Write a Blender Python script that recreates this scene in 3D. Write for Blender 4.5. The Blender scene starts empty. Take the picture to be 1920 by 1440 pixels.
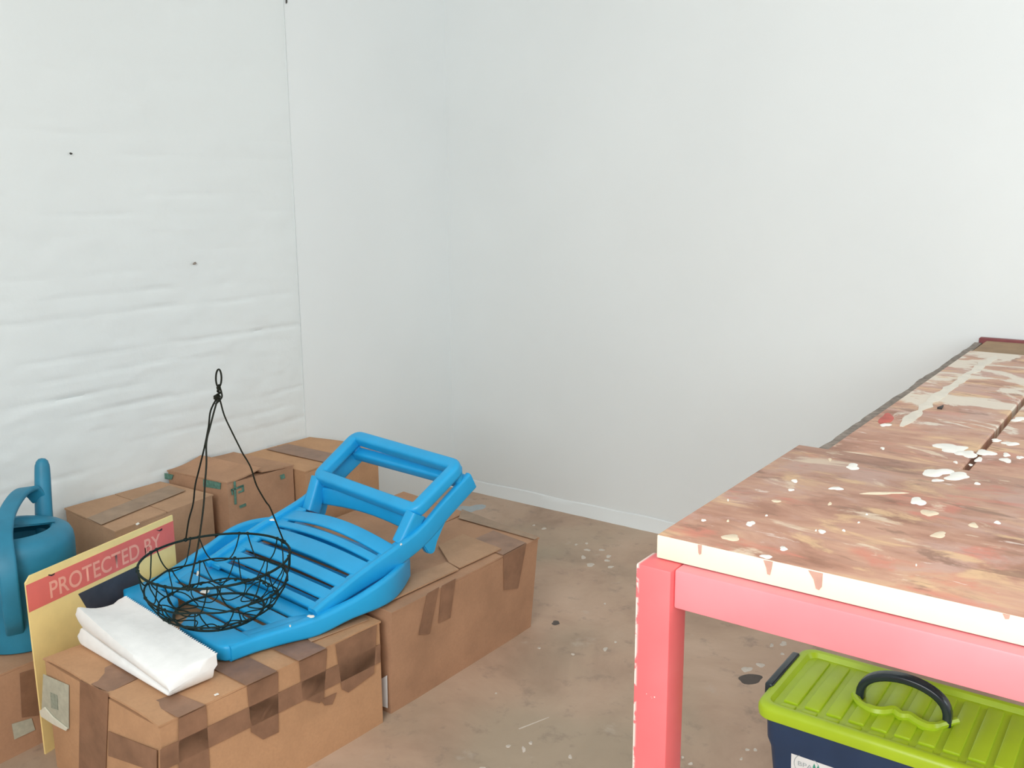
import bpy, bmesh, math, random
from mathutils import Vector, Matrix, noise
random.seed(7)
C = bpy.context.scene.collection

# ------------------------------------------------------------------ camera
F = 1760.0                                   # focal length in pixels of a 1920 wide frame
H = 1.35                                     # camera height
RT = Vector((0.81083714, 0.58523434, -0.00662532))
UP = Vector((-0.11154349, 0.16563533, 0.97985866))
FW = Vector((-0.57454432, 0.79376678, -0.19958235))
cam_d = bpy.data.cameras.new('camera'); cam = bpy.data.objects.new('camera', cam_d); C.objects.link(cam)
cam_d.sensor_width = 36.0; cam_d.lens = 36.0 * F / 1920.0; cam_d.clip_start = 0.02
m = Matrix(((RT.x, UP.x, -FW.x, 0), (RT.y, UP.y, -FW.y, 0), (RT.z, UP.z, -FW.z, H), (0, 0, 0, 1)))
cam.matrix_world = m
bpy.context.scene.camera = cam

# ------------------------------------------------------------------ world, daylight, exposure
sc = bpy.context.scene
w = bpy.data.worlds.new('world'); sc.world = w; w.use_nodes = True
bg = w.node_tree.nodes['Background']; bg.inputs[0].default_value = (0.86, 0.94, 1.0, 1); bg.inputs[1].default_value = 1.0
sc.view_settings.view_transform = 'Standard'; sc.view_settings.look = 'None'
sc.view_settings.exposure = -0.08; sc.view_settings.gamma = 1.0
sc.view_settings.use_curve_mapping = False
try:
    sc.cycles.max_bounces = 8; sc.cycles.diffuse_bounces = 5
except Exception:
    pass

def area(name, loc, target, sx, sy, power, col):
    d = bpy.data.lights.new(name, 'AREA'); d.shape = 'RECTANGLE'; d.size = sx; d.size_y = sy
    d.energy = power; d.color = col
    o = bpy.data.objects.new(name, d); C.objects.link(o); o.location = loc
    o.rotation_euler = (Vector(target) - Vector(loc)).to_track_quat('-Z', 'Y').to_euler()
    return o
# daylight entering by the wide window in the wall behind the camera and by the window in the right wall
DOOR = (-1.0, 1.2, 1.15, 2.8)                # x0, x1, z0, z1 in the front wall
WIN = (1.75, 3.05, 1.0, 2.25)                  # y0, y1, z0, z1 in the right wall
XL, XR, YF, YB, ZC = -2.708, 1.9, -1.1, 3.268, 3.0
area('front_window_daylight', ((DOOR[0] + DOOR[1]) / 2, YF - 0.25, 2.05), ((DOOR[0] + DOOR[1]) / 2, 2, 1.0), 2.1, 1.6, 102, (1.0, 0.99, 0.97))
area('window_daylight', (XR + 0.2, (WIN[0] + WIN[1]) / 2, 1.6), (-1, (WIN[0] + WIN[1]) / 2, 1.3), 1.2, 1.2, 24, (0.90, 0.965, 1.0))

# ------------------------------------------------------------------ pixel helpers (1920 x 1440 frame -> points on real surfaces)
O = Vector((0, 0, H))
def ray(x, y): return RT * ((x - 960) / F) - UP * ((y - 720) / F) + FW
def at_z(x, y, z): r = ray(x, y); return O + r * ((z - H) / r.z)
def at_x(x, y, X): r = ray(x, y); return O + r * (X / r.x)
def at_y(x, y, Y): r = ray(x, y); return O + r * (Y / r.y)
def at_plane(x, y, P, n): r = ray(x, y); return O + r * ((Vector(P) - O).dot(n) / r.dot(n))

# ------------------------------------------------------------------ materials
def nodes_of(name):
    mt = bpy.data.materials.new(name); mt.use_nodes = True
    nt = mt.node_tree; b = nt.nodes['Principled BSDF']
    return mt, nt, b
def N(nt, t, **kw):
    n = nt.nodes.new(t)
    for k, v in kw.items(): setattr(n, k, v)
    return n
def ramp(nt, fac, stops):
    r = N(nt, 'ShaderNodeValToRGB'); e = r.color_ramp.elements
    while len(e) < len(stops): e.new(0.5)
    for i, (p, c) in enumerate(stops):
        e[i].position = p; e[i].color = (*c, 1) if len(c) == 3 else c
    nt.links.new(fac, r.inputs[0]); return r.outputs[0]
def tex(nt, scale, detail=4, rough=0.55, stretch=(1, 1, 1), off=(0, 0, 0), dist=0.0):
    tc = N(nt, 'ShaderNodeTexCoord'); mp = N(nt, 'ShaderNodeMapping')
    mp.inputs['Scale'].default_value = stretch; mp.inputs['Location'].default_value = off
    nt.links.new(tc.outputs['Object'], mp.inputs[0])
    n = N(nt, 'ShaderNodeTexNoise'); n.inputs['Scale'].default_value = scale
    n.inputs['Detail'].default_value = detail; n.inputs['Roughness'].default_value = rough
    n.inputs['Distortion'].default_value = dist
    nt.links.new(mp.outputs[0], n.inputs[0]); return n.outputs['Fac']
def mix(nt, fac, a, b, mode='MIX'):
    n = N(nt, 'ShaderNodeMix', data_type='RGBA', blend_type=mode)
    if isinstance(fac, float): n.inputs[0].default_value = fac
    else: nt.links.new(fac, n.inputs[0])
    for s, v in ((6, a), (7, b)):
        if isinstance(v, tuple): n.inputs[s].default_value = (*v, 1)
        else: nt.links.new(v, n.inputs[s])
    return n.outputs[2]
def bump(nt, b, h, strength, dist=0.01):
    n = N(nt, 'ShaderNodeBump'); n.inputs['Strength'].default_value = strength; n.inputs['Distance'].default_value = dist
    nt.links.new(h, n.inputs['Height']); nt.links.new(n.outputs[0], b.inputs['Normal'])
def gate(nt, v, lo, hi):
    n = N(nt, 'ShaderNodeMapRange', interpolation_type='SMOOTHSTEP')
    n.inputs[1].default_value = lo; n.inputs[2].default_value = hi
    nt.links.new(v, n.inputs[0]); return n.outputs[0]
def mul(nt, a, b):
    n = N(nt, 'ShaderNodeMath', operation='MULTIPLY')
    for i, v in enumerate((a, b)):
        if isinstance(v, (int, float)): n.inputs[i].default_value = v
        else: nt.links.new(v, n.inputs[i])
    return n.outputs[0]
def coord(nt, axis):
    tc = N(nt, 'ShaderNodeTexCoord'); s = N(nt, 'ShaderNodeSeparateXYZ'); nt.links.new(tc.outputs['Object'], s.inputs[0])
    return s.outputs[axis]

def flat(name, col, rough=0.5, var=0.08, scale=30, bmp=0.0, spec=0.5, metal=0.0):
    mt, nt, b = nodes_of(name)
    t = tex(nt, scale)
    lo = tuple(c * (1 - var) for c in col); hi = tuple(min(1, c * (1 + var)) for c in col)
    nt.links.new(ramp(nt, t, [(0.3, lo), (0.7, hi)]), b.inputs['Base Color'])
    b.inputs['Roughness'].default_value = rough; b.inputs['Metallic'].default_value = metal
    b.inputs['Specular IOR Level'].default_value = spec
    if bmp: bump(nt, b, t, bmp, 0.003)
    return mt
def cardboard(name, col, off):
    mt, nt, b = nodes_of(name)
    t = tex(nt, 7, 5, 0.6, (1, 1, 1), off); g = tex(nt, 140, 2, 0.5)
    c1 = ramp(nt, t, [(0.25, tuple(c * 0.82 for c in col)), (0.5, col), (0.78, tuple(min(1, c * 1.14) for c in col))])
    c2 = mix(nt, mul(nt, gate(nt, g, 0.35, 0.7), 0.16), c1, tuple(c * 0.72 for c in col))
    nt.links.new(c2, b.inputs['Base Color']); b.inputs['Roughness'].default_value = 0.8
    b.inputs['Specular IOR Level'].default_value = 0.25
    wv = N(nt, 'ShaderNodeTexNoise'); wv.inputs['Scale'].default_value = 9
    bump(nt, b, t, 0.35, 0.01)
    return mt
M = {}
M['card1'] = cardboard('cardboard_tan', (0.53, 0.305, 0.168), (3, 1, 7))
M['card2'] = cardboard('cardboard_brown', (0.46, 0.265, 0.16), (9, 4, 2))
M['card3'] = cardboard('cardboard_pale', (0.48, 0.295, 0.18), (1, 8, 5))
M['card_raw'] = flat('cardboard_cut_edge', (0.40, 0.27, 0.17), 0.9, 0.15, 90)
def tape_mat(name, col):
    mt, nt, b = nodes_of(name)
    t = tex(nt, 16, 4, 0.6)
    nt.links.new(ramp(nt, t, [(0.3, tuple(c * 0.8 for c in col)), (0.7, tuple(c * 1.25 for c in col))]), b.inputs['Base Color'])
    b.inputs['Roughness'].default_value = 0.38; b.inputs['Specular IOR Level'].default_value = 0.4
    bump(nt, b, tex(nt, 55, 3), 0.15, 0.002)
    return mt
M['tape'] = tape_mat('brown_packing_tape', (0.265, 0.145, 0.088))
M['tape_light'] = tape_mat('pale_packing_tape', (0.30, 0.195, 0.12))
M['ink_green'] = flat('green_ink', (0.10, 0.22, 0.17), 0.8, 0.3, 120)
M['paper'] = flat('grey_green_paper_label', (0.47, 0.46, 0.36), 0.8, 0.12, 60)
M['paper_print'] = flat('faded_label_print', (0.30, 0.33, 0.26), 0.8, 0.2, 120)
M['paper_back'] = flat('torn_paper_back', (0.72, 0.70, 0.58), 0.85, 0.05, 80)
M['white_label'] = flat('white_sticker', (0.86, 0.88, 0.88), 0.5, 0.02, 60)
M['grey_print'] = flat('grey_print', (0.42, 0.47, 0.49), 0.6, 0.05, 60)
M['leaf_print'] = flat('green_print', (0.05, 0.33, 0.22), 0.6, 0.05, 60)
M['black_print'] = flat('black_print', (0.02, 0.018, 0.018), 0.6, 0.05, 60)
M['blue'] = flat('sky_blue_plastic', (0.013, 0.375, 0.74), 0.42, 0.06, 9, 0.02)
M['teal'] = flat('teal_blue_plastic', (0.018, 0.20, 0.325), 0.5, 0.12, 14, 0.05)
M['dark_hole'] = flat('teal_plastic_inside', (0.01, 0.06, 0.10), 0.7, 0.1, 14)
M['wire'] = flat('dark_green_coated_wire', (0.006, 0.018, 0.016), 0.6, 0.2, 60, 0.0, 0.2)
M['wire_brown'] = flat('dark_twisted_wire', (0.011, 0.013, 0.008), 0.6, 0.25, 60, 0.0, 0.2)
M['cloth'] = flat('white_cloth', (0.88, 0.895, 0.89), 0.95, 0.03, 40, 0.25, 0.1)
M['sign_yellow'] = flat('sign_yellow', (0.92, 0.71, 0.30), 0.55, 0.07, 12)
M['sign_red'] = flat('sign_red', (0.78, 0.165, 0.135), 0.5, 0.09, 10)
M['sign_letters'] = flat('sign_letters', (0.90, 0.40, 0.30), 0.55, 0.06, 20)
M['sign_dark'] = flat('sign_slate', (0.055, 0.058, 0.075), 0.5, 0.15, 25)
M['lime'] = flat('lime_plastic', (0.44, 0.62, 0.022), 0.35, 0.05, 12, 0.0)
M['navy'] = flat('navy_plastic', (0.022, 0.05, 0.12), 0.42, 0.1, 12)
M['charcoal'] = flat('charcoal_plastic', (0.022, 0.034, 0.044), 0.2, 0.1, 12)
M['white_paint'] = flat('white_paint_splash', (0.86, 0.85, 0.80), 0.6, 0.04, 60)
M['streak'] = flat('dull_white_paint', (0.72, 0.67, 0.58), 0.65, 0.08, 30)
M['cream_paint'] = flat('cream_paint_splash', (0.74, 0.62, 0.46), 0.6, 0.08, 60)
M['floor_paint'] = flat('old_paint_drops', (0.60, 0.54, 0.47), 0.7, 0.1, 90)
M['pink_drip'] = flat('pink_brown_drip', (0.55, 0.33, 0.26), 0.6, 0.1, 60)
M['oil'] = flat('dark_floor_stain', (0.085, 0.068, 0.058), 0.6, 0.15, 40)
M['dark'] = flat('dark_hole_in_wall', (0.05, 0.05, 0.045), 0.9, 0.1, 40)
M['grey_wood'] = flat('weathered_grey_timber', (0.25, 0.215, 0.185), 0.85, 0.3, 60, 0.3)

def wall_mat(name, col, rough_bump, var=0.05):
    mt, nt, b = nodes_of(name)
    t = tex(nt, 1.6, 4, 0.5); g = tex(nt, 38, 5, 0.65)
    c = ramp(nt, t, [(0.25, tuple(x * (1 - var) for x in col)), (0.75, col)])
    nt.links.new(c, b.inputs['Base Color']); b.inputs['Roughness'].default_value = 0.75
    b.inputs['Specular IOR Level'].default_value = 0.25
    bump(nt, b, g, rough_bump, 0.004)
    return mt
M['wall_brick'] = wall_mat('whitewashed_brick', (0.755, 0.80, 0.80), 0.2)
M['wall'] = wall_mat('white_painted_plaster', (0.78, 0.82, 0.825), 0.05)
M['ceiling'] = wall_mat('white_ceiling', (0.80, 0.80, 0.78), 0.05)

def floor_mat():
    mt, nt, b = nodes_of('worn_concrete_floor')
    t = tex(nt, 2.6, 6, 0.62, dist=0.4); t2 = tex(nt, 13, 6, 0.65, off=(4, 2, 0)); t3 = tex(nt, 1.1, 3, 0.5, off=(7, 7, 0))
    c = ramp(nt, t, [(0.3, (0.37, 0.255, 0.185)), (0.5, (0.50, 0.355, 0.26)), (0.7, (0.585, 0.43, 0.325))])
    c = mix(nt, mul(nt, gate(nt, t3, 0.48, 0.66), 0.65), c, (0.37, 0.32, 0.235))
    c = mix(nt, mul(nt, gate(nt, t2, 0.54, 0.70), 0.5), c, (0.24, 0.19, 0.155))
    c = mix(nt, mul(nt, gate(nt, tex(nt, 9, 5, 0.6, off=(1, 5, 3)), 0.62, 0.74), 0.35), c, (0.58, 0.51, 0.45))
    nt.links.new(c, b.inputs['Base Color']); b.inputs['Roughness'].default_value = 0.62
    b.inputs['Specular IOR Level'].default_value = 0.35
    bump(nt, b, t2, 0.12, 0.005)
    return mt
M['floor'] = floor_mat()

def wood_mat(name, off, paint_y=None, red=0.75):
    mt, nt, b = nodes_of(name)
    def st(sx, sy, k, det=6, dist=0.5): return tex(nt, 1.0, det, 0.62, (sx * 1.5, sy * 1.05, 1), (off[0] + k * 3.7, off[1] + k * 5.1, 0), dist)
    c = ramp(nt, st(4, 13, 0), [(0.28, (0.27, 0.135, 0.09)), (0.42, (0.44, 0.235, 0.165)), (0.56, (0.54, 0.315, 0.225)), (0.70, (0.62, 0.41, 0.26))])
    c = mix(nt, mul(nt, gate(nt, st(3, 7, 1), 0.50, 0.62), 0.75), c, (0.54, 0.355, 0.30))      # greyish pink wash
    c = mix(nt, mul(nt, gate(nt, st(4, 11, 2), 0.54, 0.66), red), c, (0.60, 0.22, 0.16))       # red rubbed patches
    c = mix(nt, mul(nt, gate(nt, st(4, 12, 3), 0.54, 0.64), 0.8), c, (0.70, 0.48, 0.28))       # bare tan wood
    c = mix(nt, mul(nt, gate(nt, st(5, 17, 4), 0.57, 0.66), 0.8), c, (0.27, 0.155, 0.11))      # dark stains
    c = mix(nt, mul(nt, gate(nt, st(5, 15, 5), 0.60, 0.68), 0.75), c, (0.76, 0.63, 0.48))      # cream smears
    c = mix(nt, mul(nt, gate(nt, st(9, 34, 6), 0.64, 0.70), 0.8), c, (0.74, 0.62, 0.55))
    s3 = st(10, 55, 7)
    c = mix(nt, mul(nt, gate(nt, s3, 0.52, 0.72), 0.4), c, (0.28, 0.165, 0.12))
    if paint_y:
        y = coord(nt, 1)
        mn = N(nt, 'ShaderNodeMath', operation='MULTIPLY_ADD')
        g = mul(nt, gate(nt, y, paint_y[0], paint_y[1]), gate(nt, y, paint_y[3], paint_y[2]))
        nz = tex(nt, 1.0, 7, 0.62, (5.5, 6.5, 1), (2, 6, 0), 0.7)
        nt.links.new(g, mn.inputs[0]); mn.inputs[1].default_value = 0.20; nt.links.new(nz, mn.inputs[2])
        c = mix(nt, mul(nt, gate(nt, mn.outputs[0], 0.66, 0.73), 0.88), c, (0.74, 0.68, 0.58))
    nt.links.new(c, b.inputs['Base Color']); b.inputs['Roughness'].default_value = 0.55
    b.inputs['Specular IOR Level'].default_value = 0.35
    bump(nt, b, s3, 0.15, 0.003)
    return mt
M['wood_front'] = wood_mat('paint_stained_board', (0, 0, 0))
M['wood_far'] = wood_mat('paint_splashed_planks', (4, 7, 0), (-0.33, 0.08, 0.85, 1.0), 0.3)
M['wood_end'] = flat('bare_brown_plank', (0.30, 0.19, 0.10), 0.7, 0.2, 14, 0.1)
M['cream_edge'] = flat('cream_painted_edge', (0.88, 0.80, 0.62), 0.55, 0.02, 14)

def red_mat(name, edge=None, lo=(0.80, 0.24, 0.265), hi=(0.86, 0.30, 0.33)):
    mt, nt, b = nodes_of(name)
    t = tex(nt, 5, 4, 0.5)
    c = ramp(nt, t, [(0.3, lo), (0.7, hi)])
    chip = gate(nt, tex(nt, 42, 5, 0.65), 0.705, 0.72)
    c = mix(nt, chip, c, (0.80, 0.66, 0.60))
    if edge is not None:       # worn arris: paint chipped off along the outer corner
        x = coord(nt, 0)
        e = gate(nt, x, edge + 0.0065, edge + 0.0015)
        e2 = mul(nt, e, gate(nt, tex(nt, 30, 4, 0.6, (1, 1, 1.0)), 0.44, 0.50))
        c = mix(nt, e2, c, (0.82, 0.72, 0.66))
    nt.links.new(c, b.inputs['Base Color']); b.inputs['Roughness'].default_value = 0.45
    return mt
M['red'] = red_mat('chipped_red_paint')
M['red_leg'] = red_mat('chipped_red_paint_leg', -0.557 + 0.05, (0.78, 0.125, 0.135), (0.84, 0.175, 0.185))
M['red_dark'] = flat('dark_red_paint', (0.22, 0.05, 0.055), 0.5, 0.15, 20)

# ------------------------------------------------------------------ geometry helpers
def finish(name, bm, mat, parent=None, org=(0, 0, 0), smooth=40):
    bmesh.ops.recalc_face_normals(bm, faces=bm.faces)
    bmesh.ops.translate(bm, verts=bm.verts, vec=-Vector(org))
    me = bpy.data.meshes.new(name); bm.to_mesh(me); bm.free()
    if mat is not None:
        for x in (mat if isinstance(mat, (list, tuple)) else [mat]): me.materials.append(x)
    if smooth:
        for p in me.polygons: p.use_smooth = True
        me.set_sharp_from_angle(angle=math.radians(smooth))
    o = bpy.data.objects.new(name, me); C.objects.link(o)
    if parent is not None: o.parent = parent
    return o
class Thing:
    def __init__(s, name, label, cat, loc, group=None):
        s.loc = Vector(loc); s.o = bpy.data.objects.new(name, None); C.objects.link(s.o); s.o.location = s.loc
        s.o.empty_display_size = 0.05
        s.o['label'] = label; s.o['category'] = cat
        if group: s.o['group'] = group
    def part(s, name, bm, mat, parent=None, label=None, smooth=40):
        o = finish(name, bm, mat, parent or s.o, s.loc, smooth)
        if label: o['label'] = label
        return o
def struct(name, bm, mat, parent=None, smooth=40):
    o = finish(name, bm, mat, parent, smooth=smooth)
    if parent is None: o['kind'] = 'structure'
    return o
def box(bm, lo, hi, bev=0.0, seg=2):
    b2 = bmesh.new(); bmesh.ops.create_cube(b2, size=1)
    lo = Vector(lo); hi = Vector(hi)
    for v in b2.verts: v.co = Vector(((lo[i] + hi[i]) / 2 + v.co[i] * (hi[i] - lo[i]) for i in range(3)))
    if bev: bmesh.ops.bevel(b2, geom=list(b2.edges), offset=bev, segments=seg, affect='EDGES', profile=0.5)
    merge(bm, b2); return bm
def merge(bm, b2):
    me = bpy.data.meshes.new('tmp'); b2.to_mesh(me); b2.free(); bm.from_mesh(me); bpy.data.meshes.remove(me)
def B(): return bmesh.new()
def nbox(lo, hi, bev=0.0, seg=2): return box(B(), lo, hi, bev, seg)
def loft(bm, rings, cap=True, closed=True):
    vs = [[bm.verts.new(p) for p in r] for r in rings]
    n = len(vs[0])
    for a, b in zip(vs, vs[1:]):
        for i in range(n if closed else n - 1):
            j = (i + 1) % n
            bm.faces.new((a[i], a[j], b[j], b[i]))
    if cap:
        bm.faces.new(vs[0][::-1]); bm.faces.new(vs[-1])
    return bm
def rrect(hw, hh, r, seg=3):
    r = min(r, hw * 0.98, hh * 0.98); out = []
    for cx, cy, a0 in ((hw - r, hh - r, 0), (-hw + r, hh - r, 90), (-hw + r, -hh + r, 180), (hw - r, -hh + r, 270)):
        for k in range(seg + 1):
            a = math.radians(a0 + 90 * k / seg); out.append((cx + r * math.cos(a), cy + r * math.sin(a)))
    return out
def sweep(path, side, sect, closed=False):
    """sect(i) -> 2D outline; first axis along side, second along the path's normal"""
    path = [Vector(p) for p in path]; side = Vector(side); rings = []; n = len(path)
    for i, p in enumerate(path):
        if closed: t = path[(i + 1) % n] - path[i - 1]
        else: t = path[min(i + 1, n - 1)] - path[max(i - 1, 0)]
        t.normalize(); s = (side - t * side.dot(t)).normalized(); nn = s.cross(t) * 1.0
        if nn.z < -0.2 or (abs(nn.z) <= 0.2 and False): nn = -nn
        rings.append([p + s * a + nn * b for a, b in sect(i)])
    bm = B()
    if closed: rings.append(rings[0])
    loft(bm, rings, cap=not closed)
    if closed: bmesh.ops.remove_doubles(bm, verts=bm.verts, dist=1e-6)
    return bm
def tube(bm, pts, r, n=6, closed=False):
    pts = [Vector(p) for p in pts]; k = len(pts); rings = []; prev = None
    for i, p in enumerate(pts):
        t = (pts[(i + 1) % k] - pts[i - 1]) if closed else (pts[min(i + 1, k - 1)] - pts[max(i - 1, 0)])
        t.normalize()
        if prev is None:
            a = Vector((0, 0, 1)) if abs(t.z) < 0.9 else Vector((1, 0, 0)); s = t.cross(a).normalized()
        else: s = (prev - t * prev.dot(t)).normalized()
        prev = s; q = t.cross(s)
        rr = r(i) if callable(r) else r
        rings.append([p + (s * math.cos(2 * math.pi * j / n) + q * math.sin(2 * math.pi * j / n)) * rr for j in range(n)])
    vs = [[bm.verts.new(c) for c in ring] for ring in rings]
    for i in range(k if closed else k - 1):
        a, b = vs[i], vs[(i + 1) % k]
        off = 0
        if closed and i == k - 1: off = min(range(n), key=lambda o: (a[0].co - b[o].co).length)
        for j in range(n): bm.faces.new((a[j], a[(j + 1) % n], b[(j + 1 + off) % n], b[(j + off) % n]))
    if not closed: bm.faces.new(vs[0][::-1]); bm.faces.new(vs[-1])
    return bm
def smooth_path(pts, sub=6):
    pts = [Vector(p) for p in pts]; out = []
    for i in range(len(pts) - 1):
        p0 = pts[max(i - 1, 0)]; p1 = pts[i]; p2 = pts[i + 1]; p3 = pts[min(i + 2, len(pts) - 1)]
        for k in range(sub):
            t = k / sub
            out.append(0.5 * ((2 * p1) + (p2 - p0) * t + (2 * p0 - 5 * p1 + 4 * p2 - p3) * t * t + (3 * p1 - p0 - 3 * p2 + p3) * t ** 3))
    out.append(pts[-1]); return out
def slab(pts, n, t):
    """flat outline of world points, given thickness t along normal n (outwards)"""
    bm = B(); n = Vector(n) * t
    loft(bm, [[Vector(p) for p in pts], [Vector(p) + n for p in pts]]); return bm
def blob(c, ax, ay, n, t=0.0012, k=18, rough=0.22, rnd=random):
    ph = [rnd.uniform(0, 6.28) for _ in range(3)]; pts = []
    for i in range(k):
        a = 2 * math.pi * i / k
        q = 1 + rough * (math.sin(2 * a + ph[0]) * 0.7 + math.sin(3 * a + ph[1]) * 0.5 + math.sin(5 * a + ph[2]) * 0.25)
        pts.append(Vector(c) + Vector(ax) * (math.cos(a) * q) + Vector(ay) * (math.sin(a) * q))
    n = Vector(n); cen = Vector(c)
    bm = B(); loft(bm, [pts, [cen + (p - cen) * 0.8 + n * t for p in pts]]); return bm
def px_blob(x, y, rw, rh, z, rough=0.25, t=0.0012):
    c = at_z(x, y, z); ax = (at_z(x + rw, y, z) - at_z(x - rw, y, z)) / 2; ay = (at_z(x, y + rh, z) - at_z(x, y - rh, z)) / 2
    return blob(c, ax, ay, (0, 0, 1), t, 22, rough)
def text_bm(txt, origin, right, up, size, depth=0.0006, bold=0.0):
    cu = bpy.data.curves.new('lettering', 'FONT'); cu.body = txt; cu.size = 1.0; cu.extrude = 0.0; cu.offset = bold
    ob = bpy.data.objects.new('lettering_tmp', cu); C.objects.link(ob)
    bpy.context.view_layer.update()
    me = bpy.data.meshes.new_from_object(ob.evaluated_get(bpy.context.evaluated_depsgraph_get()))
    bpy.data.objects.remove(ob); bpy.data.curves.remove(cu)
    bm = B(); bm.from_mesh(me); bpy.data.meshes.remove(me)
    xs = [v.co.x for v in bm.verts]; w = max(xs) - min(xs); x0 = min(xs)
    right = Vector(right); up = Vector(up); nrm = right.cross(up).normalized()
    for v in bm.verts:
        x = (v.co.x - x0) / w; y = v.co.y
        v.co = Vector(origin) + right * x + up * (y * size) + nrm * depth
    return bm

# ------------------------------------------------------------------ room
bm = B(); n = 1
bm = nbox((XL - 0.2, YF - 0.2, -0.1), (XR + 0.2, YB + 0.2, 0.0))
floor = struct('floor', bm, M['floor'], smooth=0)
struct('ceiling', nbox((XL - 0.2, YF - 0.2, ZC), (XR + 0.2, YB + 0.2, ZC + 0.1)), M['ceiling'], smooth=0)
# back wall: long smooth plaster face, slightly uneven
def plaster(axis, val, a0, a1, z0, z1, step, amp, seed, thick):
    bm = B(); na = int((a1 - a0) / step) + 1; nz = int((z1 - z0) / step) + 1; g = []
    for i in range(na + 1):
        row = []
        for k in range(nz + 1):
            a = a0 + (a1 - a0) * i / na; z = z0 + (z1 - z0) * k / nz
            d = amp * noise.noise(Vector((a * 1.3 + seed, z * 1.3, seed)))
            row.append(bm.verts.new((val + d, a, z) if axis == 0 else (a, val - abs(d), z)))
        g.append(row)
    for i in range(na):
        for k in range(nz): bm.faces.new((g[i][k], g[i + 1][k], g[i + 1][k + 1], g[i][k + 1]))
    return bm
bm = plaster(1, YB, XL - 0.02, XR, 0, ZC, 0.1, 0.006, 3.0, 0.2)
box(bm, (XL - 0.2, YB + 0.02, 0), (XR + 0.2, YB + 0.2, ZC))
struct('wall_back', bm, M['wall'])
# brick wall: horizontal courses softened by many coats of whitewash
YJ = 2.383
def grid_axis(a, b, step, fa, fb, coarse):
    out = []; x = a
    while x < b - 1e-6:
        out.append(x); x += step if fa <= x < fb else coarse
    out.append(b); return out
ys = grid_axis(YF, YJ + 0.012, 0.011, 0.9, 2.5, 0.1); zs = grid_axis(0.0, ZC, 0.0085, 0.35, 1.95, 0.08)
PITCH = 0.0602
bm = B(); g = []
for y in ys:
    row = []
    for z in zs:
        wob = 0.010 * noise.noise(Vector((y * 2.1, z * 1.5, 4.0))) + 0.006 * noise.noise(Vector((y * 7, z * 5, 9.0)))
        ph = (z + wob - 0.63) / PITCH; k = round(ph); dz = (ph - k) * PITCH
        filled = noise.noise(Vector((y * 1.9 + k * 7.3, k * 3.1, 1.0))) + 0.45 * noise.noise(Vector((y * 7.5 + k * 3.3, k * 1.7, 6.0)))
        low = max(0.0, min(1.0, (1.75 - z) / 1.1))
        depth = max(0.0, filled + 0.06 + 0.10 * low) * 0.0075 * (0.25 + low)
        grv = math.exp(-(dz / 0.0065) ** 2)
        # brick faces stand a little proud of or behind each other
        st = math.floor((y + (0.11 if k % 2 else 0)) / 0.225)
        kk = math.floor(ph)
        face = 0.0016 * noise.noise(Vector((st * 5.7, kk * 3.9, 2.0)))
        rough = (0.0013 + 0.0035 * low) * noise.fractal(Vector((y * 9, z * 16, 3.0)), 0.9, 2.1, 4)
        und = 0.004 * noise.noise(Vector((y * 2.2, z * 3.5, 5.0)))
        row.append(bm.verts.new((XL - depth * grv + face + rough * 0.6 + und - 0.004, y, z)))
    g.append(row)
for i in range(len(ys) - 1):
    for k in range(len(zs) - 1): bm.faces.new((g[i][k], g[i][k + 1], g[i + 1][k + 1], g[i + 1][k]))
box(bm, (XL - 0.2, YF - 0.2, 0), (XL - 0.02, YB + 0.2, ZC))
wl = struct('wall_left', bm, M['wall_brick'], smooth=60)
struct('nail_hole', blob(at_x(133, 288, XL + 0.004), (0, 0.004, 0), (0, 0, 0.0035), (1, 0, 0), 0.002), M['dark'], wl)
struct('nail_hole', blob(at_x(365, 494, XL + 0.003), (0, 0.007, 0), (0, 0, 0.005), (1, 0, 0), 0.002), M['grey_wood'], wl)
# smooth plastered pier between the bricks and the back corner
bm = plaster(0, XL + 0.0005, YJ, YB, 0, ZC, 0.1, 0.002, 8.0, 0.1)
box(bm, (XL - 0.03, YJ, 0), (XL - 0.0015, YJ + 0.1, ZC))
struct('wall_pier', bm, M['wall'])
struct('nail_hole', blob(at_x(537, 1, XL + 0.004), (0, 0.003, 0), (0, 0, 0.012), (1, 0, 0), 0.002), M['dark'], wl)
# right wall and front wall, each with a window opening
def wall_with_opening(axis, val, a0, a1, op, thick):
    bm = B(); o0, o1, z0, z1 = op
    def bxx(p0, p1, q0, q1):
        if p1 - p0 < 1e-4 or q1 - q0 < 1e-4: return
        if axis == 0: box(bm, (val, p0, q0), (val + thick, p1, q1))
        else: box(bm, (p0, val - thick, q0), (p1, val, q1))
    bxx(a0, o0, 0, ZC); bxx(o1, a1, 0, ZC); bxx(o0, o1, 0, z0); bxx(o0, o1, z1, ZC)
    return bm
struct('wall_right', wall_with_opening(0, XR, YF - 0.2, YB + 0.2, WIN, 0.2), M['wall'], smooth=0)
struct('wall_front', wall_with_opening(1, YF, XL - 0.2, XR + 0.2, DOOR, 0.2), M['wall'], smooth=0)
# thickened strip of paint and plaster along the foot of the back wall
bm = B(); rings = []; k = 120
for i in range(k + 1):
    x = XL + (XR - XL) * i / k
    a = 0.004 * noise.noise(Vector((x * 9, 1, 1))); b = 0.003 * noise.noise(Vector((x * 30, 2, 5))); hgt = 0.05 + 0.006 * noise.noise(Vector((x * 5, 7, 1)))
    rings.append([Vector((x, YB - 0.002, 0.0)), Vector((x, YB - 0.022 + a + b, 0.0)), Vector((x, YB - 0.018 + a, 0.012 + b)), Vector((x, YB - 0.012 + a * 0.5, 0.03)), Vector((x, YB - 0.0075, hgt)), Vector((x, YB - 0.002, hgt + 0.004))])
loft(bm, rings); struct('baseboard_back', bm, M['wall'])

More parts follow.
